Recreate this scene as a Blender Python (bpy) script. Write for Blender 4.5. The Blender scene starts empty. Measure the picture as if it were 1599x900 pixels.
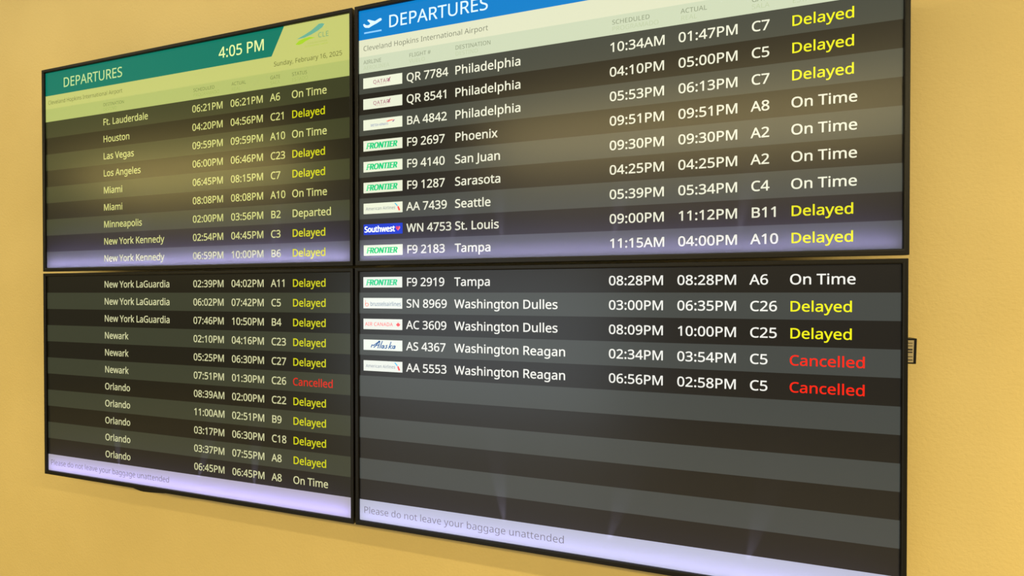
import bpy, math
from mathutils import Matrix, Vector

# ------------------------------------------------------------------ camera, world, lights, exposure
SC = bpy.context.scene
COL = SC.collection
S = 0.00063                      # metres per picture element of the displays (55 inch panels)
TOP = 2.50                       # height of the top edge of the upper right picture
WALL_Y = 0.190                   # the wall lies this far behind the picture plane

def W(u, v, y=0.0):
    """display-plane coordinates (thousandths) -> world"""
    return Vector((u * S, y, TOP - v * S))

def rot(rx, ry, rz):
    return Matrix.Rotation(rz, 3, 'Z') @ Matrix.Rotation(rx, 3, 'X') @ Matrix.Rotation(ry, 3, 'Y')

cam = bpy.data.cameras.new('camera')
cam_ob = bpy.data.objects.new('camera', cam)
COL.objects.link(cam_ob)
R3 = rot(-0.009592, 0.001872, 0.388687)
m3 = Matrix((R3.col[0], R3.col[2], -R3.col[1])).transposed()
m4 = m3.to_4x4()
m4.translation = (1241.5 * S, -2335.99 * S, TOP - 1206.48 * S)
cam_ob.matrix_world = m4
cam.sensor_width = 36.0
cam.lens = 945.785 / 1599 * 36.0
cam.shift_x = 142.9 / 1599
cam.shift_y = 12.19 / 1599
cam.clip_start = 0.05
SC.camera = cam_ob

SC.view_settings.view_transform = 'Standard'
SC.view_settings.look = 'None'
SC.view_settings.exposure = 0.0
SC.view_settings.gamma = 1.0
SC.view_settings.use_curve_mapping = False

world = bpy.data.worlds.new('room_air')
SC.world = world
world.use_nodes = True
bg = world.node_tree.nodes['Background']
bg.inputs[0].default_value = (1.0, 0.90, 0.74, 1)
bg.inputs[1].default_value = 0.15

def area(name, loc, aim, size, size_y, power, color, parent=None, spread=180):
    l = bpy.data.lights.new(name, 'AREA')
    l.shape = 'RECTANGLE'
    l.size, l.size_y, l.energy, l.color = size, size_y, power, color
    l.spread = math.radians(spread)
    o = bpy.data.objects.new(name, l)
    COL.objects.link(o)
    d = Vector(aim)
    q = d.to_track_quat('-Z', 'Y')
    o.rotation_euler = q.to_euler()
    o.location = loc
    if parent: o.parent = parent
    return o

# two long warm ceiling fixtures in one row well behind the viewer, and an added cool panel
# whose reflection greys the left part of the lower right screen
area('ceiling_light', (-4.95, -4.6, 3.25), (0, 0, -1), 3.3, 0.30, 255, (1.0, 0.78, 0.25))
area('ceiling_light', (0.95, -4.6, 3.25), (0, 0, -1), 3.7, 0.30, 240, (1.0, 0.78, 0.34))
area('ceiling_light', (4.1, -2.95, 3.25), (0, 0, -1), 2.8, 0.10, 222, (1.0, 0.84, 0.5))
area('wall_fill_light', (-0.6, -0.75, 3.3), (0, 0.35, -1), 4.5, 0.08, 22, (1.0, 0.88, 0.62))  # unseen strip added to brighten the wall, kept out of the screen reflections
area('screen_sheen_fill', (-1.6, -6.0, 1.1), (0, 1, 0), 3.6, 2.0, 50, (0.78, 0.89, 1.0))

# ------------------------------------------------------------------ helpers
def lin(c):
    return tuple(((x / 255) / 12.92 if x / 255 <= 0.04045 else ((x / 255 + 0.055) / 1.055) ** 2.4) for x in c)

MATS = {}
def plain(name, rgb, rough=0.5, spec=0.5):
    if name in MATS: return MATS[name]
    m = bpy.data.materials.new(name); m.use_nodes = True
    b = m.node_tree.nodes['Principled BSDF']
    b.inputs['Base Color'].default_value = (*lin(rgb), 1)
    b.inputs['Roughness'].default_value = rough
    b.inputs['Specular IOR Level'].default_value = spec
    MATS[name] = m
    return m

def grainy(name, rgb, rough, scale, amount):
    """moulded plastic with a fine grain"""
    m = plain(name, rgb, rough)
    nt = m.node_tree
    if 'Bump' in nt.nodes: return m
    tc = nt.nodes.new('ShaderNodeTexCoord')
    n = nt.nodes.new('ShaderNodeTexNoise'); n.inputs['Scale'].default_value = scale
    bp = nt.nodes.new('ShaderNodeBump'); bp.inputs['Strength'].default_value = amount
    bp.inputs['Distance'].default_value = 0.0005
    nt.links.new(tc.outputs['Object'], n.inputs['Vector'])
    nt.links.new(n.outputs['Fac'], bp.inputs['Height'])
    nt.links.new(bp.outputs['Normal'], nt.nodes['Principled BSDF'].inputs['Normal'])
    return m

GLOSS_ROUGH = 0.23
def lit(rgb, tint=(1, 1, 1), film=1.0):
    """one colour shown on a panel: it gives off light, lets the panel's own edge lamps through from behind,
    and carries the panel's matt anti-glare coating"""
    key = ('lit', tuple(rgb), tuple(tint), film)
    if key in MATS: return MATS[key]
    m = bpy.data.materials.new('panel_colour'); m.use_nodes = True
    nt = m.node_tree; nt.nodes.clear()
    out = nt.nodes.new('ShaderNodeOutputMaterial')
    e = nt.nodes.new('ShaderNodeEmission')
    c = lin(rgb)
    t = lin([x * 255 for x in tint])
    e.inputs[0].default_value = (*[a * b for a, b in zip(c, t)], 1)
    tr = nt.nodes.new('ShaderNodeBsdfTranslucent')
    tr.inputs[0].default_value = (*[film * (0.06 + 0.8 * a) for a in c], 1)
    gl = nt.nodes.new('ShaderNodeBsdfGlossy'); gl.inputs['Roughness'].default_value = GLOSS_ROUGH
    fr = nt.nodes.new('ShaderNodeFresnel'); fr.inputs['IOR'].default_value = 1.5
    mx = nt.nodes.new('ShaderNodeMixShader'); ad = nt.nodes.new('ShaderNodeAddShader')
    L = nt.links.new
    L(fr.outputs[0], mx.inputs[0]); L(tr.outputs[0], mx.inputs[1]); L(gl.outputs[0], mx.inputs[2])
    L(mx.outputs[0], ad.inputs[0]); L(e.outputs[0], ad.inputs[1]); L(ad.outputs[0], out.inputs['Surface'])
    MATS[key] = m
    return m

def link(name, me, parent=None, label=None):
    o = bpy.data.objects.new(name, me)
    COL.objects.link(o)
    if parent: o.parent = parent
    if label: o['label'] = label
    return o

class MB:
    """collects faces with materials and becomes one mesh"""
    def __init__(s): s.v, s.f, s.mi, s.mats = [], [], [], []
    def mat(s, m):
        if m not in s.mats: s.mats.append(m)
        return s.mats.index(m)
    def add(s, vs, fs, m):
        k = len(s.v); i = s.mat(m)
        s.v += [tuple(p) for p in vs]
        for f in fs: s.f.append([k + a for a in f]); s.mi.append(i)
    def box(s, x0, x1, y0, y1, z0, z1, m):
        vs = [(x, y, z) for x in (x0, x1) for y in (y0, y1) for z in (z0, z1)]
        s.add(vs, [(0, 1, 3, 2), (4, 6, 7, 5), (0, 4, 5, 1), (2, 3, 7, 6), (0, 2, 6, 4), (1, 5, 7, 3)], m)
    def build(s, name, parent=None, label=None, bevel=0):
        me = bpy.data.meshes.new(name)
        me.from_pydata(s.v, [], s.f)
        for m in s.mats: me.materials.append(m)
        for p, i in zip(me.polygons, s.mi): p.material_index = i
        me.update()
        o = link(name, me, parent, label)
        if bevel:
            b = o.modifiers.new('bevel', 'BEVEL'); b.width = bevel; b.segments = 2; b.limit_method = 'ANGLE'
        return o

def prism(mb, pts, y0, y1, m):
    """outline pts (x, z) extruded from y0 to y1 (front y0)"""
    n = len(pts)
    vs = [(x, y0, z) for x, z in pts] + [(x, y1, z) for x, z in pts]
    fs = [tuple(range(n)), tuple(range(2 * n - 1, n - 1, -1))]
    fs += [(i, i + n, (i + 1) % n + n, (i + 1) % n) for i in range(n)]
    mb.add(vs, fs, m)

GLYPH_DATA = r"""
A639;0,0 279,717 360,717 638,0 545,0 459,221 176,221 91,0|206,301 432,301 352,517 342,546 328,590 318,624 302,563 287,517
B650;97,0 97,714 301,714 383,710 451,696 504,675 542,642 564,596 572,537 568,497 556,463 537,432 510,408 477,390 436,379 436,374 465,368 492,359 518,348 540,334 559,316 575,294 587,268 594,238 596,203 589,143 566,93 529,53 480,24 419,6 348,0|187,410 319,410 374,413 416,423 445,439 464,462 475,491 479,527 474,563 461,591 438,611 404,626 360,634 305,637 187,637|187,76 331,76 388,80 432,92 463,113 484,140 496,173 500,210 496,245 483,275 462,301 429,320 383,331 324,335 187,335
C632;389,-10 320,-5 260,10 207,35 162,69 126,112 98,163 77,222 65,287 61,358 65,427 79,491 101,549 131,599 170,642 217,678 272,703 334,719 404,724 476,719 542,705 601,682 565,606 492,633 464,640 434,644 403,645 332,636 271,611 222,568 185,510 163,440 156,357 163,274 183,204 217,147 265,103 327,78 402,69 433,70 462,73 491,77 573,97 573,19 546,10 519,3 490,-3 460,-7 427,-9
D730;97,0 97,714 317,714 386,710 448,696 504,674 553,643 593,604 626,557 650,501 664,436 669,364 658,253 625,162 570,92 496,41 405,10 296,0|187,77 284,77 445,109 542,203 574,361 566,448 543,518 504,570 450,607 384,630 304,637 187,637
E556;97,0 97,714 496,714 496,635 187,635 187,412 478,412 478,334 187,334 187,79 496,79 496,0
F519;97,0 97,714 496,714 496,635 187,635 187,382 477,382 477,303 187,303 187,0
G728;403,-10 333,-5 271,10 216,35 169,68 131,111 101,162 79,220 65,285 61,357 66,428 81,493 105,551 139,602 181,644 232,679 290,704 357,719 431,724 470,723 508,719 545,713 579,705 613,694 644,682 610,604 584,615 555,624 525,633 492,640 460,644 426,645 347,636 280,611 226,568 187,510 163,440 155,357 158,302 167,252 182,206 204,166 233,132 269,105 312,84 364,72 424,68 504,73 564,85 564,297 407,297 407,377 654,377 654,27 615,15 576,6 537,-1 496,-6 451,-9
H741;97,0 97,714 187,714 187,412 553,412 553,714 643,714 643,0 553,0 553,333 187,333 187,0
I339;40,0 40,52 124,71 124,642 40,662 40,714 298,714 298,662 214,642 214,71 298,52 298,0
J273;-4,-190 -46,-186 -78,-177 -78,-101 -44,-108 -6,-111 10,-110 26,-107 41,-101 56,-93 68,-81 78,-66 86,-47 90,-24 92,4 92,714 182,714 182,11 176,-52 159,-102 131,-141 93,-168 48,-185
K619;97,0 97,714 187,714 187,362 249,430 310,498 503,714 608,714 325,403 619,0 513,0 260,341 187,277 187,0
L524;97,0 97,714 187,714 187,80 499,80 499,0
M907;97,0 97,714 230,714 450,129 454,129 678,714 810,714 810,0 721,0 721,439 723,542 728,625 724,625 486,0 412,0 177,626 173,626 178,543 180,433 180,0
N760;97,0 97,714 201,714 582,123 586,123 584,171 581,241 579,311 579,714 663,714 663,0 558,0 176,593 172,593 178,506 180,399 180,0
O781;391,-10 321,-5 260,10 206,36 162,71 125,114 97,165 77,223 65,288 61,359 65,429 77,493 97,551 125,602 162,644 206,679 260,705 322,720 392,725 460,720 520,705 572,680 617,645 654,602 683,552 703,493 716,429 720,358 716,287 703,223 683,165 654,114 617,71 572,36 519,10 459,-5|391,68 465,77 524,102 569,145 600,204 619,274 625,358 619,441 600,512 569,569 524,612 465,638 392,646 318,638 259,612 213,569 182,512 162,441 156,358 162,274 181,204 213,145 258,102 317,77
P605;97,0 97,714 286,714 371,708 439,690 490,659 526,617 547,566 554,504 551,465 542,429 528,393 506,361 476,334 439,310 392,292 335,282 269,278 187,278 187,0|187,355 259,355 321,359 372,370 411,388 439,415 455,452 461,500 456,542 441,576 417,603 382,622 336,633 278,637 187,637
Q781;554,-170 416,-9 401,-10 391,-10 321,-5 260,10 206,36 162,71 125,114 97,165 77,223 65,288 61,359 65,429 77,493 97,551 125,602 162,644 206,679 260,705 322,720 392,725 460,720 520,705 572,680 617,645 654,602 683,552 703,493 716,429 720,358 714,275 697,201 667,135 627,80 575,38 512,8 683,-170|391,68 465,77 524,102 569,145 600,204 619,274 625,358 619,441 600,512 569,569 524,612 465,638 392,646 318,638 259,612 213,569 182,512 162,441 156,358 162,274 181,204 213,145 258,102 317,77
R622;97,0 97,714 294,714 375,708 440,692 490,664 526,624 547,573 554,511 552,475 545,443 533,416 518,392 500,372 479,356 457,342 435,330 411,320 607,0 502,0 329,295 187,295 187,0|187,371 294,371 347,375 389,386 421,406 443,432 457,466 461,507 456,549 442,582 419,607 386,623 343,633 289,636 187,636
S549;247,-10 208,-9 171,-6 136,-1 104,6 76,14 51,24 51,110 77,100 107,90 141,81 177,74 213,69 251,68 300,71 340,82 372,99 394,122 407,150 412,183 410,205 405,225 397,242 385,258 367,272 346,286 318,300 284,315 244,330 188,354 142,381 107,411 81,447 65,491 60,542 63,578 73,611 89,640 111,664 138,685 170,702 206,714 245,722 288,724 326,723 362,719 396,713 428,705 457,695 485,684 457,607 432,617 405,626 376,634 347,640 317,644 286,645 245,642 211,632 185,617 166,595 155,570 151,541 153,518 158,498 166,481 178,466 194,451 215,438 240,425 271,411 307,397 347,381 382,365 414,347 440,329 462,307 479,284 492,257 499,226 502,191 494,132 471,83 433,43 382,14 320,-4
T556;233,0 233,635 10,635 10,714 545,714 545,635 323,635 323,0
U731;362,-10 280,-2 213,22 159,62 121,116 98,180 90,254 90,714 180,714 180,251 185,197 201,152 226,116 263,89 310,73 367,68 426,74 473,91 508,119 532,157 546,201 551,252 551,714 640,714 640,252 637,204 627,160 610,119 587,82 556,50 519,25 474,5 422,-6
V600;255,0 0,714 94,714 255,256 282,174 300,100 318,174 345,258 505,714 600,714 345,0
W930;201,0 12,714 106,714 217,278 238,189 251,108 266,193 289,283 415,714 508,714 639,280 663,189 678,108 692,189 713,279 823,714 917,714 727,0 636,0 497,468 481,526 468,577 461,609 451,553 427,465 292,0
X586;4,0 241,372 19,714 119,714 294,434 470,714 565,714 344,374 582,0 480,0 291,310 99,0
Y566;238,0 238,273 0,714 98,714 283,363 469,714 566,714 328,277 328,0
Z572;38,0 38,68 414,634 50,634 50,714 523,714 523,646 147,80 533,80 533,0
a561;215,-10 169,-6 129,7 94,29 67,59 51,99 46,149 53,198 74,239 109,273 159,297 223,313 303,320 394,323 394,355 391,395 381,426 365,448 343,462 316,471 283,474 255,473 229,468 203,462 132,433 105,499 130,511 157,522 188,532 220,539 254,544 288,545 348,540 396,526 433,502 459,468 475,422 480,365 480,0 416,0 399,76 395,76 371,49 347,28 322,11 293,-1 257,-8|235,61 278,65 315,78 348,99 373,128 388,166 393,214 393,262 314,259 254,254 208,243 176,227 154,206 141,179 137,148 140,121 149,99 165,82 185,70 208,63
b615;339,-10 300,-7 265,0 236,13 211,29 190,48 173,68 166,68 148,0 85,0 85,760 173,760 173,575 172,512 168,465 173,465 190,486 211,505 236,522 265,535 300,542 339,545 401,537 455,514 500,476 533,422 553,352 560,268 553,184 533,114 499,60 454,21 401,-2|326,63 370,69 406,87 433,116 453,157 465,208 469,269 453,382 405,449 324,472 273,467 234,450 206,423 188,384 177,334 173,271 173,267 177,206 187,156 205,115 233,86 274,69
c480;300,-10 254,-7 212,3 174,19 139,42 110,72 87,109 69,153 59,205 55,265 59,327 70,381 88,426 113,464 142,494 178,517 217,533 260,543 306,546 333,545 359,542 385,537 409,531 429,525 447,517 420,444 364,461 343,465 323,468 304,469 216,446 164,379 146,266 150,206 163,157 184,117 214,89 253,72 299,66 327,67 353,70 376,75 438,97 438,19 419,10 400,3 379,-2 355,-7 329,-9
d615;275,-10 213,-2 159,21 115,59 82,113 62,183 55,267 62,351 82,421 115,476 160,515 214,538 276,546 315,543 349,536 378,523 402,507 424,488 442,467 448,467 445,505 442,546 442,760 530,760 530,0 459,0 446,72 442,72 424,50 403,31 378,14 349,1 314,-7|289,63 340,68 380,84 408,109 428,146 439,193 443,250 443,266 439,328 428,379 410,420 382,449 341,467 288,473 245,467 209,448 182,416 162,375 150,324 146,265 150,206 162,156 182,116 209,87 245,69
e564;313,-10 264,-7 219,4 178,21 142,45 112,76 88,113 69,158 59,208 55,264 58,320 68,370 85,415 107,454 135,486 168,512 205,531 247,542 292,546 336,543 375,533 411,516 441,493 466,465 487,431 501,393 510,351 513,304 513,251 146,251 152,195 168,149 193,113 226,86 268,70 317,65 350,66 380,69 407,75 434,82 461,91 489,102 489,25 462,14 435,5 408,-2 380,-6 348,-9|148,321 421,321 417,363 407,400 390,431 365,455 332,469 291,474 252,470 219,456 192,433 170,403 156,366
f344;109,0 109,468 15,468 15,509 109,539 109,570 114,633 129,683 155,720 190,745 232,760 283,765 342,760 387,747 364,678 327,688 284,693 257,690 235,680 218,664 207,640 199,609 197,571 197,536 332,536 332,468 197,468 197,0
g615;290,-240 216,-236 152,-225 97,-206 97,-125 154,-148 220,-162 295,-167 338,-163 374,-149 404,-127 425,-96 439,-59 443,-16 443,5 444,39 446,71 442,71 400,26 344,-1 276,-10 212,-2 158,22 113,63 81,118 62,186 55,267 61,346 81,414 113,471 157,512 211,538 275,546 309,544 341,537 371,526 397,510 422,490 443,465 448,465 460,536 530,536 530,-9 524,-79 504,-137 471,-182 425,-214 365,-234|289,62 338,67 377,81 407,106 428,140 440,187 444,246 444,267 440,333 427,386 406,424 376,451 336,467 287,472 246,466 211,448 183,419 162,378 150,327 146,266 150,205 162,155 182,115 211,85 246,68
h618;85,0 85,760 173,760 173,537 168,462 174,462 193,487 217,508 245,524 275,536 307,543 341,545 401,540 450,524 488,498 515,461 532,411 537,349 537,0 450,0 450,343 437,415 397,458 330,472 276,466 235,450 206,422 188,383 177,335 173,277 173,0
i258;130,625 116,627 104,631 93,639 85,650 80,664 78,681 80,699 85,713 93,723 104,731 116,735 130,737 143,735 155,731 166,723 174,713 179,699 181,681 179,664 174,650 166,639 155,631 143,627|85,0 85,536 173,536 173,0
j258;130,625 116,627 104,631 93,639 85,650 80,664 78,681 80,699 85,713 93,723 104,731 116,735 130,737 143,735 155,731 166,723 174,713 179,699 181,681 179,664 174,650 166,639 155,631 143,627|22,-240 -22,-237 -55,-228 -55,-157 -24,-164 11,-167 31,-165 49,-159 64,-149 76,-134 83,-112 85,-83 85,536 173,536 173,-80 169,-126 157,-166 137,-197 108,-221 70,-235
k534;85,0 85,760 172,760 172,363 171,321 168,276 172,276 190,299 214,330 236,355 407,536 510,536 293,307 525,0 419,0 233,250 172,197 172,0
l258;85,0 85,760 173,760 173,0
m935;85,0 85,536 156,536 169,463 174,463 193,489 215,509 242,526 270,537 301,544 332,546 406,536 461,506 496,456 501,456 521,484 546,507 575,524 606,536 639,544 673,546 729,541 774,525 809,500 834,462 849,412 854,349 854,0 767,0 767,345 755,416 719,458 658,472 611,467 574,452 546,427 528,392 517,349 513,296 513,0 426,0 426,345 414,416 377,458 316,472 268,466 230,450 204,422 187,384 176,336 173,278 173,0
n618;85,0 85,536 156,536 169,463 174,463 194,489 218,509 246,526 277,537 310,544 343,546 402,541 450,525 488,500 515,462 532,412 537,349 537,0 450,0 450,343 437,415 397,458 330,472 277,466 236,450 207,422 188,384 177,336 173,278 173,0
o605;301,-10 255,-6 213,4 175,22 140,48 111,79 87,117 69,162 59,213 55,269 62,351 85,419 122,474 172,514 233,538 304,546 351,542 394,532 432,513 467,489 496,457 520,420 537,375 547,325 551,269 543,187 521,118 484,63 433,22 372,-2|303,63 352,69 392,88 422,119 443,160 456,210 460,269 456,328 443,377 422,418 392,448 352,466 302,472 252,466 213,448 183,418 162,377 150,328 146,269 150,210 163,160 184,119 213,88 253,69
p615;85,-240 85,536 157,536 169,463 173,463 191,485 212,505 236,522 265,535 300,543 340,546 402,538 455,515 500,477 533,423 553,354 560,269 553,185 533,116 500,61 455,22 401,-2 339,-10 300,-7 266,0 237,14 211,30 190,48 173,68 167,68 171,25 173,-20 173,-240|326,63 357,66 384,75 406,90 426,110 441,135 454,164 462,196 467,232 469,270 465,327 453,376 433,417 406,448 369,466 324,472 275,467 236,452 209,426 190,390 178,343 173,286 173,269 177,208 187,157 205,117 233,87 274,69
q615;442,-240 442,-11 443,31 447,72 441,72 424,50 403,31 378,14 348,1 313,-7 273,-10 212,-2 160,21 115,59 82,113 62,183 55,267 62,351 82,421 117,476 162,515 215,538 276,546 315,543 350,535 379,522 404,505 425,485 443,463 447,463 460,536 530,536 530,-240|290,63 340,68 379,83 407,109 427,144 439,191 443,248 443,266 439,328 428,380 409,421 380,450 340,467 288,473 244,467 208,448 181,416 162,375 150,324 146,265 150,206 162,157 182,117 209,87 246,69
r413;85,0 85,536 157,536 167,438 171,438 190,466 212,491 238,514 267,532 299,542 335,546 368,545 398,540 387,459 359,464 329,466 302,464 277,456 252,444 230,427 210,406 194,381 183,352 175,321 173,286 173,0
s479;220,-10 184,-9 152,-6 123,-1 98,6 74,14 52,24 52,104 75,94 101,84 129,75 160,67 191,63 222,61 263,63 295,71 319,83 336,98 346,118 349,140 348,153 344,165 338,176 329,187 316,197 299,208 277,219 250,231 217,244 184,257 154,271 128,284 105,298 86,314 71,332 60,352 53,376 51,404 57,446 76,481 107,509 147,530 196,542 252,546 284,545 314,542 343,536 371,529 398,521 423,510 393,440 322,464 297,470 272,473 246,474 213,472 185,466 164,456 148,443 138,428 135,409 136,395 141,383 148,372 159,361 173,351 192,342 273,307 305,294 334,281 360,267 382,253 400,237 415,219 426,199 432,175 434,148 428,100 408,61 376,30 333,8 281,-6
t361;249,-10 222,-8 196,-4 172,4 149,17 130,33 114,55 102,82 94,116 92,156 92,468 16,468 16,510 93,545 128,659 180,659 180,536 335,536 335,468 180,468 180,158 183,128 190,104 204,86 221,72 241,65 264,62 305,66 339,73 339,6 299,-5
u618;274,-10 215,-5 166,11 128,36 101,74 84,123 79,185 79,536 168,536 168,191 181,120 221,77 287,63 340,69 381,85 411,113 430,151 441,199 445,257 445,536 533,536 533,0 461,0 448,71 444,71 424,46 400,25 372,9 341,-1 308,-8
v508;203,0 0,536 94,536 208,220 225,171 241,119 251,78 255,78 266,120 283,172 300,220 414,536 508,536 304,0
w786;158,1 11,537 102,537 176,251 197,164 211,91 215,91 225,133 237,186 251,235 346,537 442,537 534,235 555,161 570,92 574,92 587,161 610,251 685,537 775,537 626,1 523,1 431,303 408,383 394,445 390,445 377,383 354,302 258,1
x529;18,0 212,274 27,536 127,536 265,334 402,536 501,536 316,274 511,0 411,0 265,214 117,0
y510;84,-240 42,-238 11,-232 11,-162 37,-166 70,-168 99,-165 123,-156 144,-142 161,-123 176,-100 189,-73 217,-2 1,536 95,536 211,231 238,155 256,85 260,85 278,151 306,232 415,536 510,536 279,-74 258,-121 234,-162 206,-195 173,-220 132,-235
z470;39,0 39,58 327,468 56,468 56,536 424,536 424,470 140,68 431,68 431,0
0572;285,-10 211,1 152,33 107,88 75,161 55,251 49,358 52,432 59,498 73,556 91,606 116,648 148,682 186,706 232,720 285,725 358,714 418,682 464,628 497,556 516,465 523,358 520,285 512,219 499,161 480,110 455,68 423,34 385,10 339,-5|285,65 333,73 371,97 399,137 419,194 430,268 434,358 430,447 419,520 399,577 371,618 333,642 285,650 236,642 198,618 171,577 152,520 141,447 137,358 141,268 152,195 171,138 198,97 236,73
1572;269,0 269,499 270,568 273,622 244,595 211,567 135,505 89,564 282,714 355,714 355,0
2572;48,0 48,73 235,262 326,358 349,386 367,413 382,440 393,468 399,498 401,529 397,565 385,595 366,618 340,635 310,646 275,649 242,647 211,641 184,631 157,617 130,601 103,581 56,640 85,662 118,682 153,699 190,713 231,721 275,724 337,718 390,702 433,674 465,636 485,589 491,534 488,498 481,463 468,430 451,397 429,365 404,333 375,300 343,266 308,231 159,84 159,80 520,80 520,0
3572;241,-10 205,-9 170,-6 137,-2 105,6 75,16 45,29 45,111 76,97 108,86 142,77 176,70 210,65 242,64 300,68 346,81 381,102 404,130 418,164 423,205 417,246 400,278 371,302 331,318 282,328 223,331 154,331 154,406 224,406 278,410 322,422 358,443 383,470 398,503 403,541 399,573 387,600 368,622 342,637 310,647 273,650 236,648 203,642 174,633 147,621 120,606 93,590 49,650 76,669 108,686 143,702 183,714 226,722 272,724 340,718 396,702 439,674 469,638 487,595 493,547 489,502 475,464 453,432 423,407 387,389 345,376 345,372 397,362 440,344 473,318 496,286 510,247 515,203 512,163 502,126 486,93 463,63 433,37 397,17 352,2 301,-7
4572;363,0 363,162 21,162 21,237 357,718 448,718 448,241 552,241 552,162 448,162 448,0|107,241 363,241 363,466 364,554 368,624 364,624 344,583 321,546
5572;248,-10 212,-9 178,-6 145,0 114,8 87,17 63,29 63,112 89,98 118,87 151,78 184,71 217,66 249,65 298,69 341,82 376,103 403,132 420,171 425,219 420,262 406,298 382,327 348,347 302,360 246,364 182,359 124,349 80,377 107,714 465,714 465,634 182,634 165,427 211,434 275,438 343,432 402,414 450,383 486,341 508,290 515,228 507,159 484,101 445,53 391,18 326,-3
6572;298,-10 254,-6 213,5 175,24 141,51 112,85 88,128 69,179 59,238 55,305 57,356 61,407 69,456 80,505 96,550 117,592 144,629 178,661 217,688 264,708 319,720 382,724 429,722 470,715 470,640 430,649 384,652 341,649 302,642 269,629 241,612 216,591 197,566 180,538 168,507 158,474 151,439 146,402 143,363 149,363 166,385 188,405 213,423 243,436 278,444 318,447 376,441 426,422 468,390 500,348 519,294 525,230 518,161 498,102 463,54 418,18 363,-3|297,64 336,69 370,82 399,105 421,136 434,178 438,230 434,272 423,308 404,338 377,360 342,374 300,378 270,376 243,369 218,359 196,344 178,328 164,309 153,289 146,268 144,247 146,218 152,190 161,162 174,135 191,112 212,92 237,76 265,67
7572;136,0 429,634 44,634 44,714 523,714 523,646 233,0
8572;288,-10 217,-4 158,12 111,40 77,79 56,126 49,182 51,213 58,242 70,267 85,290 103,311 124,329 147,345 172,360 197,373 164,394 135,419 109,446 88,476 76,513 72,554 75,589 84,620 100,647 121,670 146,689 176,704 209,715 246,722 285,724 344,719 395,704 439,680 472,646 492,604 499,553 497,526 491,501 480,478 467,458 450,439 431,422 410,406 387,391 363,378 391,363 418,348 443,331 465,312 485,291 501,269 512,244 520,216 522,185 515,129 494,82 459,42 411,13 354,-4|289,412 322,428 351,445 376,465 396,488 408,517 412,550 408,581 396,606 377,626 351,641 320,650 284,653 250,650 219,641 193,626 174,606 162,581 158,550 160,527 166,506 176,488 189,472 204,458 223,446|286,60 331,64 368,75 398,94 419,120 432,150 436,184 431,217 418,246 395,270 365,293 328,313 286,331 270,337 230,317 196,296 170,273 150,246 139,216 135,181 139,148 151,119 172,94 201,75 239,64
9572;192,-10 145,-8 102,0 102,75 129,68 158,63 190,62 234,65 272,72 306,85 334,102 358,123 378,147 394,175 407,206 417,240 424,275 429,312 431,350 425,350 408,328 387,309 362,291 331,278 296,270 255,267 198,273 148,292 107,323 75,366 56,420 50,483 53,531 63,574 79,612 100,645 127,673 158,695 194,711 234,721 278,724 322,720 363,709 401,690 435,663 464,628 488,585 506,535 516,476 520,409 519,358 514,307 506,258 495,209 479,164 457,123 431,85 397,53 358,26 310,6 255,-6|274,336 305,338 332,345 357,356 379,370 397,386 412,405 422,425 429,446 431,467 429,496 423,524 414,552 401,578 384,602 363,622 338,638 310,647 278,650 239,645 205,632 177,609 155,577 141,535 137,484 141,441 152,405 171,375 197,354 231,340
:268;133,414 117,416 103,421 90,430 80,443 74,460 72,482 74,505 80,522 90,535 103,543 117,548 133,550 150,548 164,543 178,535 188,522 194,505 196,482 194,460 188,443 178,430 164,421 150,416|133,-14 117,-12 103,-7 90,2 80,15 74,32 72,54 74,76 80,94 90,106 103,114 117,119 133,121 150,119 164,114 178,106 188,94 194,76 196,54 194,32 188,15 178,2 164,-7 150,-12
.268;133,-14 117,-12 103,-7 90,2 80,15 74,32 72,54 74,76 80,94 90,106 103,114 117,119 133,121 150,119 164,114 178,106 188,94 194,76 196,54 194,32 188,15 178,2 164,-7 150,-12
,268;41,-129 70,-4 91,116 185,116 192,105 182,69 170,30 155,-11 106,-129
#646;113,0 151,209 25,209 25,276 164,276 196,436 62,436 62,502 208,502 248,714 320,714 280,502 424,502 464,714 533,714 493,502 620,502 620,436 480,436 449,276 586,276 586,209 436,209 395,0 324,0 365,209 222,209 183,0|235,276 378,276 409,436 266,436
"""
# ------------------------------------------------------------------ lettering (outlines in thousandths of an em)
GLYPHS = {' ': (260, [])}
for line in GLYPH_DATA.strip('\n').split('\n'):
    ch, rest = line[0], line[1:]
    adv, cs = rest.split(';')
    GLYPHS[ch] = (int(adv), [[tuple(int(a) for a in p.split(',')) for p in c.split(' ')] for c in cs.split('|')])

def thicken(c, w):
    """move a clockwise outline outwards by w (its holes, counter-clockwise, shrink)"""
    d = []
    for q in c:                                                    # short edges would turn inside out: merge their ends
        if d and math.hypot(q[0] - d[-1][0], q[1] - d[-1][1]) < 0.014: d[-1] = ((q[0] + d[-1][0]) / 2, (q[1] + d[-1][1]) / 2)
        else: d.append(q)
    c = d
    out, n = [], len(c)
    for k in range(n):
        (ax, ay), (bx, by), (dx, dy) = c[k - 1], c[k], c[(k + 1) % n]
        p, q = Vector((by - ay, ax - bx)), Vector((dy - by, bx - dx))
        p.normalize(); q.normalize()
        m = p + q
        k2 = 2 * w / max(m.length_squared, 0.7)
        out.append((bx - m.x * k2, by - m.y * k2))
    return out

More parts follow.
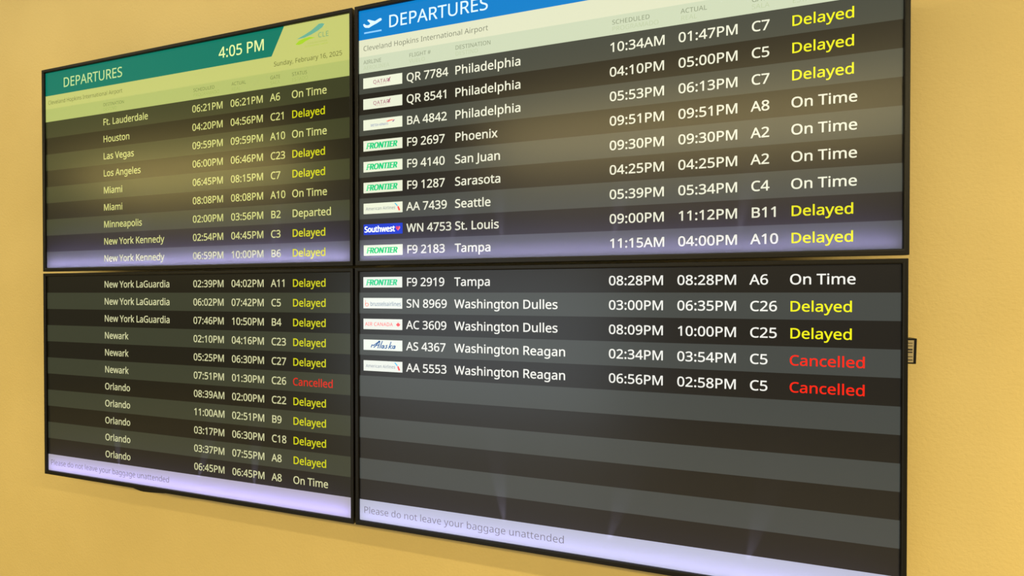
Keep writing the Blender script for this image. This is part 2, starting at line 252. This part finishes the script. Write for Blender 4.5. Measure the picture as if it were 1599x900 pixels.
def outline_faces(loops, weight=0.0):
    """loops of (x, y) -> vertices and triangles of the filled shape"""
    cu = bpy.data.curves.new('outline', 'CURVE')
    cu.dimensions = '2D'; cu.fill_mode = 'BOTH'
    for c in loops:
        if weight: c = thicken(c, weight)
        sp = cu.splines.new('POLY'); sp.points.add(len(c) - 1)
        for p, q in zip(sp.points, c): p.co = (q[0], q[1], 0, 1)
        sp.use_cyclic_u = True
    ob = bpy.data.objects.new('outline', cu)
    me = bpy.data.meshes.new_from_object(ob)
    # keep one side only
    vs, fs = [v.co[:2] for v in me.vertices], [tuple(p.vertices) for p in me.polygons]
    bpy.data.objects.remove(ob); bpy.data.curves.remove(cu); bpy.data.meshes.remove(me)
    return vs, fs

CACHE = {}
def glyph_faces(ch, weight):
    k = (ch, weight)
    if k not in CACHE:
        loops = [[(x / 1000, y / 1000) for x, y in c] for c in GLYPHS[ch][1]]
        CACHE[k] = outline_faces(loops, weight) if loops else ([], [])
    return CACHE[k]

def width(s, em, track=0.0):
    return sum(GLYPHS[c][0] / 1000 + track for c in s) * em

class Panel:
    """maps picture elements (u right, v down) of one display to its local space"""
    def __init__(s, root, tint): s.root, s.tint = root, tint
    def p(s, u, v, y): return ((u - 960) * S, y, (1080 - v) * S)
    def poly(s, mb, pts, rgb, y, tint=None, film=1.0):
        vs, fs = outline_faces([[(u, v) for u, v in pts]])
        mb.add([s.p(u, v, y) for u, v in vs], [f[::-1] for f in fs], lit(rgb, tint or s.tint, film))
    def rect(s, mb, u0, v0, u1, v1, rgb, y, tint=None, film=1.0):
        mb.add([s.p(u0, v1, y), s.p(u1, v1, y), s.p(u1, v0, y), s.p(u0, v0, y)], [(0, 1, 2, 3)], lit(rgb, tint or s.tint, film))
    def text(s, mb, txt, u, base, em, rgb, y, weight=0.011, slant=0.0, sx=1.0, track=0.0, tint=None):
        m = lit(rgb, tint or s.tint)
        for ch in txt:
            vs, fs = glyph_faces(ch, weight)
            mb.add([s.p(u + (a + slant * b) * em * sx, base - b * em, y) for a, b in vs], fs, m)
            u += (GLYPHS[ch][0] / 1000 + track) * em * sx
        return u
    def word(s, name, txt, u, base, em, rgb, parent, y=-0.0004, label=None, **k):
        mb = MB(); s.text(mb, txt, u, base, em, rgb, y, **k)
        return mb.build(name, parent, label)

# ------------------------------------------------------------------ the wall
def wall_material():
    m = bpy.data.materials.new('tan_wall_paint'); m.use_nodes = True
    nt = m.node_tree; b = nt.nodes['Principled BSDF']
    b.inputs['Roughness'].default_value = 0.62
    tc = nt.nodes.new('ShaderNodeTexCoord')
    n1 = nt.nodes.new('ShaderNodeTexNoise'); n1.inputs['Scale'].default_value = 150; n1.inputs['Detail'].default_value = 4
    n2 = nt.nodes.new('ShaderNodeTexNoise'); n2.inputs['Scale'].default_value = 2.5; n2.inputs['Detail'].default_value = 3
    rp = nt.nodes.new('ShaderNodeValToRGB')
    rp.color_ramp.elements[0].position = 0.35; rp.color_ramp.elements[0].color = (0.74, 0.565, 0.21, 1)
    rp.color_ramp.elements[1].position = 0.65; rp.color_ramp.elements[1].color = (0.78, 0.60, 0.23, 1)
    bp = nt.nodes.new('ShaderNodeBump'); bp.inputs['Strength'].default_value = 0.5; bp.inputs['Distance'].default_value = 0.0025
    L = nt.links.new
    L(tc.outputs['Object'], n1.inputs['Vector']); L(tc.outputs['Object'], n2.inputs['Vector'])
    L(n2.outputs['Fac'], rp.inputs['Fac']); L(rp.outputs['Color'], b.inputs['Base Color'])
    L(n1.outputs['Fac'], bp.inputs['Height']); L(bp.outputs['Normal'], b.inputs['Normal'])
    return m

mb = MB()
mb.box(-9, 5, WALL_Y, WALL_Y + 0.15, 0, 3.4, wall_material())
wall = mb.build('wall_back')
wall['kind'] = 'structure'

def floor_material():
    m = plain('polished_terrazzo', (150, 142, 128), 0.25)
    nt = m.node_tree
    tc = nt.nodes.new('ShaderNodeTexCoord')
    v = nt.nodes.new('ShaderNodeTexVoronoi'); v.inputs['Scale'].default_value = 90
    rp = nt.nodes.new('ShaderNodeValToRGB')
    rp.color_ramp.elements[0].color = (0.42, 0.38, 0.31, 1); rp.color_ramp.elements[1].color = (0.26, 0.24, 0.20, 1)
    nt.links.new(tc.outputs['Object'], v.inputs['Vector']); nt.links.new(v.outputs['Distance'], rp.inputs['Fac'])
    nt.links.new(rp.outputs['Color'], nt.nodes['Principled BSDF'].inputs['Base Color'])
    return m
mb = MB()
mb.box(-9, 5, -9, WALL_Y, -0.1, 0.0, floor_material())
fl = mb.build('floor')
fl['kind'] = 'structure'

# ------------------------------------------------------------------ displays
BEZEL = grainy('black_bezel_plastic', (10, 8, 4), 0.36, 900, 0.15)
BEZEL.node_tree.nodes['Principled BSDF'].inputs['Specular IOR Level'].default_value = 0.3
BACK = plain('black_housing_steel', (14, 13, 12), 0.55)
INK = (244, 244, 244)
YELLOW = (246, 244, 22)
RED = (255, 34, 14)
DARK = (34, 31, 27)
LIGHT = (71, 74, 72)

def make_display(u0, v0, label, tint, rows_first_light):
    root = bpy.data.objects.new('departure_display', None)
    COL.objects.link(root)
    root.empty_display_size = 0.1
    root.location = W(u0 + 960, v0 + 1080)
    root['label'] = label
    root['category'] = 'display'
    root['group'] = 'airport departure displays hung two by two'
    P = Panel(root, tint)
    # bezel: a ring, mitred at its corners, with a shallow inner lip
    mb = MB()
    o = [(-16, -17), (1936, -17), (1936, 1100), (-16, 1100)]
    i = [(0, 0), (1920, 0), (1920, 1080), (0, 1080)]
    j = [(-3, -3), (1923, -3), (1923, 1083), (-3, 1083)]
    rings = [[P.p(u, v, 0.010) for u, v in o], [P.p(u, v, -0.008) for u, v in o],
             [P.p(u, v, -0.008) for u, v in j], [P.p(u, v, -0.006) for u, v in i], [P.p(u, v, 0.001) for u, v in i]]
    vs = [q for r in rings for q in r]
    fs = []
    for a in range(len(rings) - 1):
        for b in range(4):
            c = (b + 1) % 4
            fs.append((a * 4 + b, a * 4 + c, a * 4 + 4 + c, a * 4 + 4 + b))
    mb.add(vs, fs, BEZEL)
    mb.build('bezel', root, bevel=0.0012)
    # housing: an open black tray behind the picture, and the bracket that holds it to the wall
    mb = MB()
    x0, x1, z0, z1 = -970 * S, 970 * S, -14 * S, 1091 * S
    mb.box(x0, x1, 0.042, 0.046, z0, z1, BACK)
    mb.box(x0, x0 + 0.003, 0.001, 0.042, z0, z1, BACK); mb.box(x1 - 0.003, x1, 0.001, 0.042, z0, z1, BACK)
    mb.box(x0 + 0.003, x1 - 0.003, 0.001, 0.042, z0, z0 + 0.003, BACK)
    mb.box(x0 + 0.003, x1 - 0.003, 0.001, 0.042, z1 - 0.003, z1, BACK)
    mb.build('housing', root)
    mb = MB()
    mb.box(-0.25, 0.25, WALL_Y - 0.016, WALL_Y - 0.001, 0.18, 0.50, BACK)       # wall plate
    mb.box(-0.22, 0.22, 0.046, 0.056, 0.20, 0.48, BACK)                         # plate on the display
    for x in (-0.18, 0.18): mb.box(x - 0.02, x + 0.02, 0.056, WALL_Y - 0.016, 0.24, 0.44, BACK)
    mb.build('wall_bracket', root)
    return P

def edge_lamps(P, power, color, fans):
    """the panel's own row of lamps along its lower edge, behind the picture; a few leak upwards in fans"""
    area('edge_lamp_strip', (0, 0.022, 0.004), (0, -0.4, 0.92), 1905 * S, 0.004, power, color, P.root)
    for u, v, up, lean, pw, ang in fans:
        l = bpy.data.lights.new('edge_lamp_leak', 'SPOT')
        l.energy = pw; l.color = (0.66, 0.62, 1.0); l.spot_size = math.radians(ang); l.spot_blend = 1.0
        l.shadow_soft_size = 0.001
        o = bpy.data.objects.new('edge_lamp_leak', l); COL.objects.link(o)
        o.parent = P.root
        o.location = P.p(u, v, 0.010)
        d = Vector((lean, -0.06, 1.0))
        o.rotation_euler = d.to_track_quat('-Z', 'Y').to_euler()

STATUS = {'D': ('Delayed', YELLOW, 'yellow Delayed status'), 'T': ('On Time', INK, 'white On Time status'),
          'C': ('Cancelled', RED, 'red Cancelled status'), 'L': ('Departed', INK, 'white Departed status')}

def flight_row(P, k, v, light, data=None, tints=None):
    """one striped line of the timetable, with its words as sub-parts"""
    mb = MB()
    P.rect(mb, 0, v, 1920, v + 90, LIGHT if light else DARK, 0.0)
    row = mb.build('flight_row', P.root)
    if not data:
        return row
    code, dest, sch, act, gate, st = data
    row['label'] = '%s timetable row for %s at %s' % ('lighter grey' if light else 'darker grey', dest, sch)
    b = v + 62.5
    if code:
        airline_logo(P, code.split(' ')[0], v, row)
        P.word('flight_number', code, 222, b, 47.5, INK, row)
    P.word('destination', dest, 436, b, 47.3, INK, row)
    P.word('scheduled_time', sch, 1038, b, 47, INK, row)
    P.word('actual_time', act, 1271, b, 47, INK, row)
    P.word('gate', gate, 1499, b, 47, INK, row)
    w, c, lab = STATUS[st]
    P.word('status', w, 1616, b, 47, c, row, label=lab)
    return row

# ---- airline logos: white (or blue) cards with the mark, 184 by 45
LW = (238, 242, 240)
def airline_logo(P, code, v, row):
    mb = MB()
    y1, y2 = -0.0004, -0.0008
    card = (22, 62, 235) if code == 'WN' else LW
    P.rect(mb, 20, v + 23, 204, v + 68, card, y1)
    b = v + 57
    if code == 'F9':
        for q in range(4):
            P.text(mb, 'FRONTIER', 31 + 1.3 * q, v + 58, 34, (0, 170, 124), y2 - 0.00005 * q, weight=0.012, slant=0.2, sx=0.9)
        for k in range(3):                                        # speed lines cut into the first letter
            P.rect(mb, 30, v + 37 + k * 7, 44 - 2 * k, v + 38.6 + k * 7, LW, y2 - 0.0003)
    elif code == 'WN':
        for q in range(3):
            P.text(mb, 'Southwest', 23.4 + 0.9 * q, v + 57, 34, (232, 236, 252), y2 - 0.00005 * q, weight=0.010, sx=0.86)
        h = lambda pts: [(183 + 9.5 * a, v + 44 + 9.5 * c) for a, c in pts]
        heart = h([(0, 1.15), (-1.0, 0.1), (-1.05, -0.45), (-0.75, -0.85), (-0.35, -0.85), (0, -0.45), (0.35, -0.85), (0.75, -0.85), (1.05, -0.45), (1.0, 0.1)])
        P.poly(mb, heart, (225, 60, 90), y2)
        P.poly(mb, h([(-0.2, 0.95), (0.85, -0.8), (1.05, -0.45), (1.0, 0.1), (0.0, 1.15)]), (250, 130, 120), y2 - 0.0002)
    elif code == 'AA':
        P.text(mb, 'American Airlines', 31, v + 53, 19, (104, 112, 130), y2, weight=0.006, sx=0.90)
        P.poly(mb, [(166, v + 28), (173, v + 28), (183, v + 39), (179, v + 42)], (40, 150, 195), y2)
        P.poly(mb, [(180, v + 43), (186, v + 41), (193, v + 55), (193, v + 60), (186, v + 60), (182, v + 50)], (225, 40, 45), y2)
        P.poly(mb, [(173, v + 40), (178, v + 43), (183, v + 56), (180, v + 52)], (175, 185, 200), y2)
    elif code == 'QR':
        P.text(mb, 'QATAR', 67, v + 52, 22, (130, 58, 98), y2, weight=0.008, sx=1.0, track=0.06)
        P.text(mb, 'AIRWAYS', 84, v + 60, 8, (160, 110, 130), y2, weight=0.0, track=0.25)
        P.poly(mb, [(146, v + 34), (151, v + 31), (149, v + 37), (146, v + 42), (148, v + 54), (143, v + 46), (138, v + 54), (139, v + 42)], (135, 55, 95), y2)
    elif code == 'BA':
        P.text(mb, 'BRITISH AIRWAYS', 55, v + 54, 14, (84, 96, 160), y2, weight=0.008, sx=0.72)
        P.poly(mb, [(128, v + 39), (140, v + 34), (158, v + 33), (168, v + 36), (150, v + 38), (138, v + 41)], (232, 96, 92), y2)
        P.poly(mb, [(157, v + 42), (166, v + 34), (170, v + 36), (162, v + 44)], (110, 80, 130), y2)
    elif code == 'SN':
        for k in range(11):                                       # the dotted letter
            a = k / 11 * 2 * math.pi
            x, z = 37 + 7.5 * math.cos(a), v + 52 + 6.5 * math.sin(a)
            P.rect(mb, x - 1.6, z - 1.6, x + 1.6, z + 1.6, (224, 92, 76), y2)
        for k in range(4):
            P.rect(mb, 28.5, v + 33 + 5 * k, 31.7, v + 36.2 + 5 * k, (224, 92, 76), y2)
        P.text(mb, 'brusselsairlines', 53, v + 57, 24, (78, 100, 128), y2, weight=0.006, sx=0.83)
    elif code == 'AC':
        P.text(mb, 'AIR CANADA', 28, v + 53, 21, (226, 66, 72), y2, weight=0.008, sx=1.02, track=0.03)
        leaf = [(0, -1), (0.22, -0.55), (0.5, -0.7), (0.42, -0.25), (0.95, -0.3), (0.8, 0.05), (0.95, 0.15), (0.4, 0.5), (0.45, 0.7),
                (0.05, 0.62), (0.05, 1), (-0.05, 1), (-0.05, 0.62), (-0.45, 0.7), (-0.4, 0.5), (-0.95, 0.15), (-0.8, 0.05), (-0.95, -0.3), (-0.42, -0.25), (-0.5, -0.7), (-0.22, -0.55)]
        P.poly(mb, [(185 + 10.5 * a, v + 46 + 10.5 * c) for a, c in leaf], (230, 38, 52), y2)
    elif code == 'AS':
        def stroke(pts, w):
            for (a, c), (d, e) in zip(pts, pts[1:]):
                L = math.hypot(d - a, e - c); nx, nz = -(e - c) / L * w, (d - a) / L * w
                ax, az = (d - a) / L * w * 0.5, (e - c) / L * w * 0.5
                P.poly(mb, [(a + nx - ax, v + c + nz - az), (d + nx + ax, v + e + nz + az), (d - nx + ax, v + e - nz + az), (a - nx - ax, v + c - nz - az)], (14, 74, 130), y2)
        stroke([(57, 55), (61, 46), (70, 47), (86, 36), (99, 29), (95, 42), (89, 58)], 2.3)
        stroke([(70, 56), (82, 46), (96, 27)], 2.3)
        stroke([(78, 47), (96, 45)], 1.6)
        stroke([(98, 58), (105, 41), (111, 28)], 2.2)
        stroke([(117, 46), (109, 48), (106, 56), (112, 58), (119, 47), (117, 58)], 2.0)
        stroke([(134, 45), (128, 47), (132, 53), (127, 58), (122, 57)], 2.0)
        stroke([(140, 59), (147, 43), (152, 30)], 2.2)
        stroke([(156, 45), (145, 51), (153, 59)], 2.0)
        stroke([(170, 46), (161, 48), (158, 56), (164, 58), (171, 47), (169, 58)], 2.0)
    return mb.build('airline_logo', row)

# ---- the head of an upper display
def header(P, band, wide):
    mb = MB()
    P.rect(mb, 0, 127, 1920, 200, (236, 238, 226), 0.0)
    P.rect(mb, 0, 200, 1920, 270, (216, 226, 214), 0.0)
    if wide:                                                       # slanted end and white corner
        P.poly(mb, [(0, 0), (1577, 0), (1508, 127), (0, 127)], band, 0.0)
        P.poly(mb, [(1577, 0), (1920, 0), (1920, 127), (1508, 127)], (236, 238, 226), 0.0)
    else:
        P.rect(mb, 0, 0, 1920, 127, band, 0.0)
    h = mb.build('header_band', P.root, label='%s and white heading band' % ('green' if wide else 'blue'))
    P.word('title', 'DEPARTURES', 138, 93, 71.5, (236, 244, 248), h, weight=0.004)
    P.word('subtitle', 'Cleveland Hopkins International Airport', 20, 175.5, 29.9, (84, 88, 84), h, weight=-0.002)
    heads = [('AIRLINE', 'AEROLINEA', 21), ('FLIGHT #', 'VUELO', 235), ('DESTINATION', 'DESTINO', 439), ('SCHEDULED', 'PROGRAMADO', 1047),
             ('ACTUAL', 'REAL', 1279), ('GATE', 'SALA', 1500), ('STATUS', 'ESTADO', 1619)]
    for en, es, u in heads:
        if wide and u < 439: continue
        mb = MB()
        P.text(mb, en, u, 232.5, 22.8, (108, 114, 104), -0.0004, weight=0.0)
        P.text(mb, es, u, 257, 22.8, (158, 166, 152), -0.0004, weight=-0.003)
        mb.build('column_heading', h)
    return h

PLANE = [(20, 60), (24, 70), (31, 76), (48, 79), (63, 73), (85, 66), (108, 56), (109, 51), (105, 46.5), (98, 47), (77, 55), (60, 49), (46, 43), (40, 46),
         (50, 56), (55, 62), (48, 67), (39, 67), (32, 64), (26, 59)]

UL = make_display(-1963.4, 0.6, 'upper left black wall display, its picture headed by a green band reading 4:05 PM', (0.84, 0.85, 0.50), True)
UR = make_display(0.0, 0.0, 'upper right black wall display, its picture headed by a blue band with a plane symbol', (0.97, 0.97, 0.87), True)
LL = make_display(-1962.9, 1127.9, 'lower left black wall display, eleven full rows from New York LaGuardia to Orlando', (0.84, 0.84, 0.64), False)
LR = make_display(-2.1, 1127.4, 'lower right black wall display, five flights at the top and empty stripes below', (0.98, 0.98, 0.95), False)

h = header(UR, (0, 132, 232), False)
mb = MB(); UR.poly(mb, PLANE, (232, 242, 250), -0.0004)
UR.rect(mb, 25, 95.5, 108, 102, (150, 200, 246), -0.0004)
mb.build('plane_symbol', h)

h = header(UL, (0, 143, 196), True)
mb = MB()
for k in range(2): UL.text(mb, '4:05 PM', 1202.6 + 1.0 * k, 91, 71.5, (226, 228, 236), -0.0004 - 0.00005 * k, weight=0.006)
mb.build('clock', h)
UL.word('date', 'Sunday, February 16, 2025', 1520, 175, 29.0, (84, 84, 70), h, weight=0.002)
mb = MB()
UL.poly(mb, [(1645, 70), (1685, 57), (1721, 43), (1744, 30), (1762, 19), (1778, 19), (1791, 24), (1780, 37), (1756, 49), (1721, 61), (1685, 69)], (92, 160, 232), -0.0004)
UL.poly(mb, [(1638, 93), (1657, 79), (1685, 72), (1714, 70), (1744, 77), (1714, 79), (1691, 86), (1675, 94), (1657, 97)], (156, 194, 52), -0.0004)
UL.text(mb, 'CLE', 1757, 80, 31, (96, 148, 196), -0.0004, weight=0.0, track=0.05)
UL.text(mb, 'CLEVELAND HOPKINS', 1703, 101, 8.2, (150, 166, 130), -0.0004, weight=0.0, sx=1.22)
UL.text(mb, 'INTERNATIONAL AIRPORT', 1688, 113, 8.2, (156, 178, 100), -0.0004, weight=0.0, sx=1.22)
mb.build('airport_logo', h)

UL_ROWS = [('Ft. Lauderdale', '06:21PM', '06:21PM', 'A6', 'T'), ('Houston', '04:20PM', '04:56PM', 'C21', 'D'), ('Las Vegas', '09:59PM', '09:59PM', 'A10', 'T'),
           ('Los Angeles', '06:00PM', '06:46PM', 'C23', 'D'), ('Miami', '06:45PM', '08:15PM', 'C7', 'D'), ('Miami', '08:08PM', '08:08PM', 'A10', 'T'),
           ('Minneapolis', '02:00PM', '03:56PM', 'B2', 'L'), ('New York Kennedy', '02:54PM', '04:45PM', 'C3', 'D'), ('New York Kennedy', '06:59PM', '10:00PM', 'B6', 'D')]
UR_ROWS = [('QR 7784', 'Philadelphia', '10:34AM', '01:47PM', 'C7', 'D'), ('QR 8541', 'Philadelphia', '04:10PM', '05:00PM', 'C5', 'D'),
           ('BA 4842', 'Philadelphia', '05:53PM', '06:13PM', 'C7', 'D'), ('F9 2697', 'Phoenix', '09:51PM', '09:51PM', 'A8', 'T'),
           ('F9 4140', 'San Juan', '09:30PM', '09:30PM', 'A2', 'T'), ('F9 1287', 'Sarasota', '04:25PM', '04:25PM', 'A2', 'T'),
           ('AA 7439', 'Seattle', '05:39PM', '05:34PM', 'C4', 'T'), ('WN 4753', 'St. Louis', '09:00PM', '11:12PM', 'B11', 'D'),
           ('F9 2183', 'Tampa', '11:15AM', '04:00PM', 'A10', 'D')]
LL_ROWS = [('New York LaGuardia', '02:39PM', '04:02PM', 'A11', 'D'), ('New York LaGuardia', '06:02PM', '07:42PM', 'C5', 'D'), ('New York LaGuardia', '07:46PM', '10:50PM', 'B4', 'D'),
           ('Newark', '02:10PM', '04:16PM', 'C23', 'D'), ('Newark', '05:25PM', '06:30PM', 'C27', 'D'), ('Newark', '07:51PM', '01:30PM', 'C26', 'C'),
           ('Orlando', '08:39AM', '02:00PM', 'C22', 'D'), ('Orlando', '11:00AM', '02:51PM', 'B9', 'D'), ('Orlando', '03:17PM', '06:30PM', 'C18', 'D'),
           ('Orlando', '03:37PM', '07:55PM', 'A8', 'D'), ('Orlando', '06:45PM', '06:45PM', 'A8', 'T')]
LR_ROWS = [('F9 2919', 'Tampa', '08:28PM', '08:28PM', 'A6', 'T'), ('SN 8969', 'Washington Dulles', '03:00PM', '06:35PM', 'C26', 'D'),
           ('AC 3609', 'Washington Dulles', '08:09PM', '10:00PM', 'C25', 'D'), ('AS 4367', 'Washington Reagan', '02:34PM', '03:54PM', 'C5', 'C'),
           ('AA 5553', 'Washington Reagan', '06:56PM', '02:58PM', 'C5', 'C')]
for k, r in enumerate(UL_ROWS): flight_row(UL, k, 270 + 90 * k, k % 2 == 0, (None,) + r)
for k, r in enumerate(UR_ROWS): flight_row(UR, k, 270 + 90 * k, k % 2 == 0, r)
for k, r in enumerate(LL_ROWS): flight_row(LL, k, 90 * k, k % 2 == 1, (None,) + r)
for k in range(11): flight_row(LR, k, 90 * k, k % 2 == 1, LR_ROWS[k] if k < 5 else None)
for P in (LL, LR):
    mb = MB()
    P.rect(mb, 0, 990, 1920, 1080, (182, 185, 204) if P is LR else (192, 187, 232), 0.0)
    ft = mb.build('footer_band', P.root, label='pale lilac strip with a baggage notice')
    P.word('notice', 'Please do not leave your baggage unattended', 18, 1048, 39.8, (100, 96, 102), ft, weight=-0.004)

LK = 0.8
VIO = (0.56, 0.48, 1.0)
edge_lamps(UL, 1.5, VIO, [(700, 1072, 0, 0.1, LK, 20), (1500, 1072, 0, 0.15, LK, 20)])
edge_lamps(UR, 0.85, VIO, [(400, 1072, 0, 0.3, LK, 20), (640, 1072, 0, -0.1, LK, 20), (1040, 1072, 0, 0.2, LK, 20), (1450, 1072, 0, 0.2, LK, 20)])
edge_lamps(LL, 0.38, VIO, [(545, 1072, 0, -0.12, LK * 2, 18), (1040, 1072, 0, 0.35, LK * 2, 18), (1395, 1072, 0, 0.05, LK * 2, 18)])
edge_lamps(LR, 0.26, VIO, [(652, 1072, 0, -0.12, LK * 2, 18), (1020, 1072, 0, 0.3, LK, 20), (1480, 1072, 0, 0.25, LK, 20)])

# ---- sensor bulge under the lower left display
mb = MB()
pts = [(628, 1098), (655, 1104), (690, 1110), (715, 1111.5), (770, 1109), (850, 1103), (880, 1098)]
prism(mb, [((u - 960) * S, (1080 - v) * S) for u, v in pts], -0.006, 0.020, BEZEL)
mb.build('sensor_housing', LL.root, bevel=0.0008)

# ---- narrow box with a silver label on the right flank of the lower right display
mb = MB()
prism(mb, [((u - 960) * S, (1080 - v) * S) for u, v in [(1926, 235), (1969, 235), (1967, 316), (1926, 316)]], 0.014, 0.050, BEZEL)
sb = mb.build('side_box', LR.root, bevel=0.001)
mb = MB()
SIL = plain('silver_label', (176, 160, 120), 0.4)
prism(mb, [((u - 960) * S, (1080 - v) * S) for u, v in [(1941, 241), (1961, 241), (1959, 311), (1941, 311)]], 0.0134, 0.0142, SIL)
INKD = plain('label_print', (40, 30, 20), 0.6)
for a, c in [(249, 251), (258, 260), (268, 273), (277, 281), (292, 294), (302, 305)]:
    prism(mb, [((u - 960) * S, (1080 - v) * S) for u, v in [(1944, a), (1957, a), (1957, c), (1944, c)]], 0.0131, 0.0136, INKD)
mb.build('label_strip', sb, label='silver label strip')
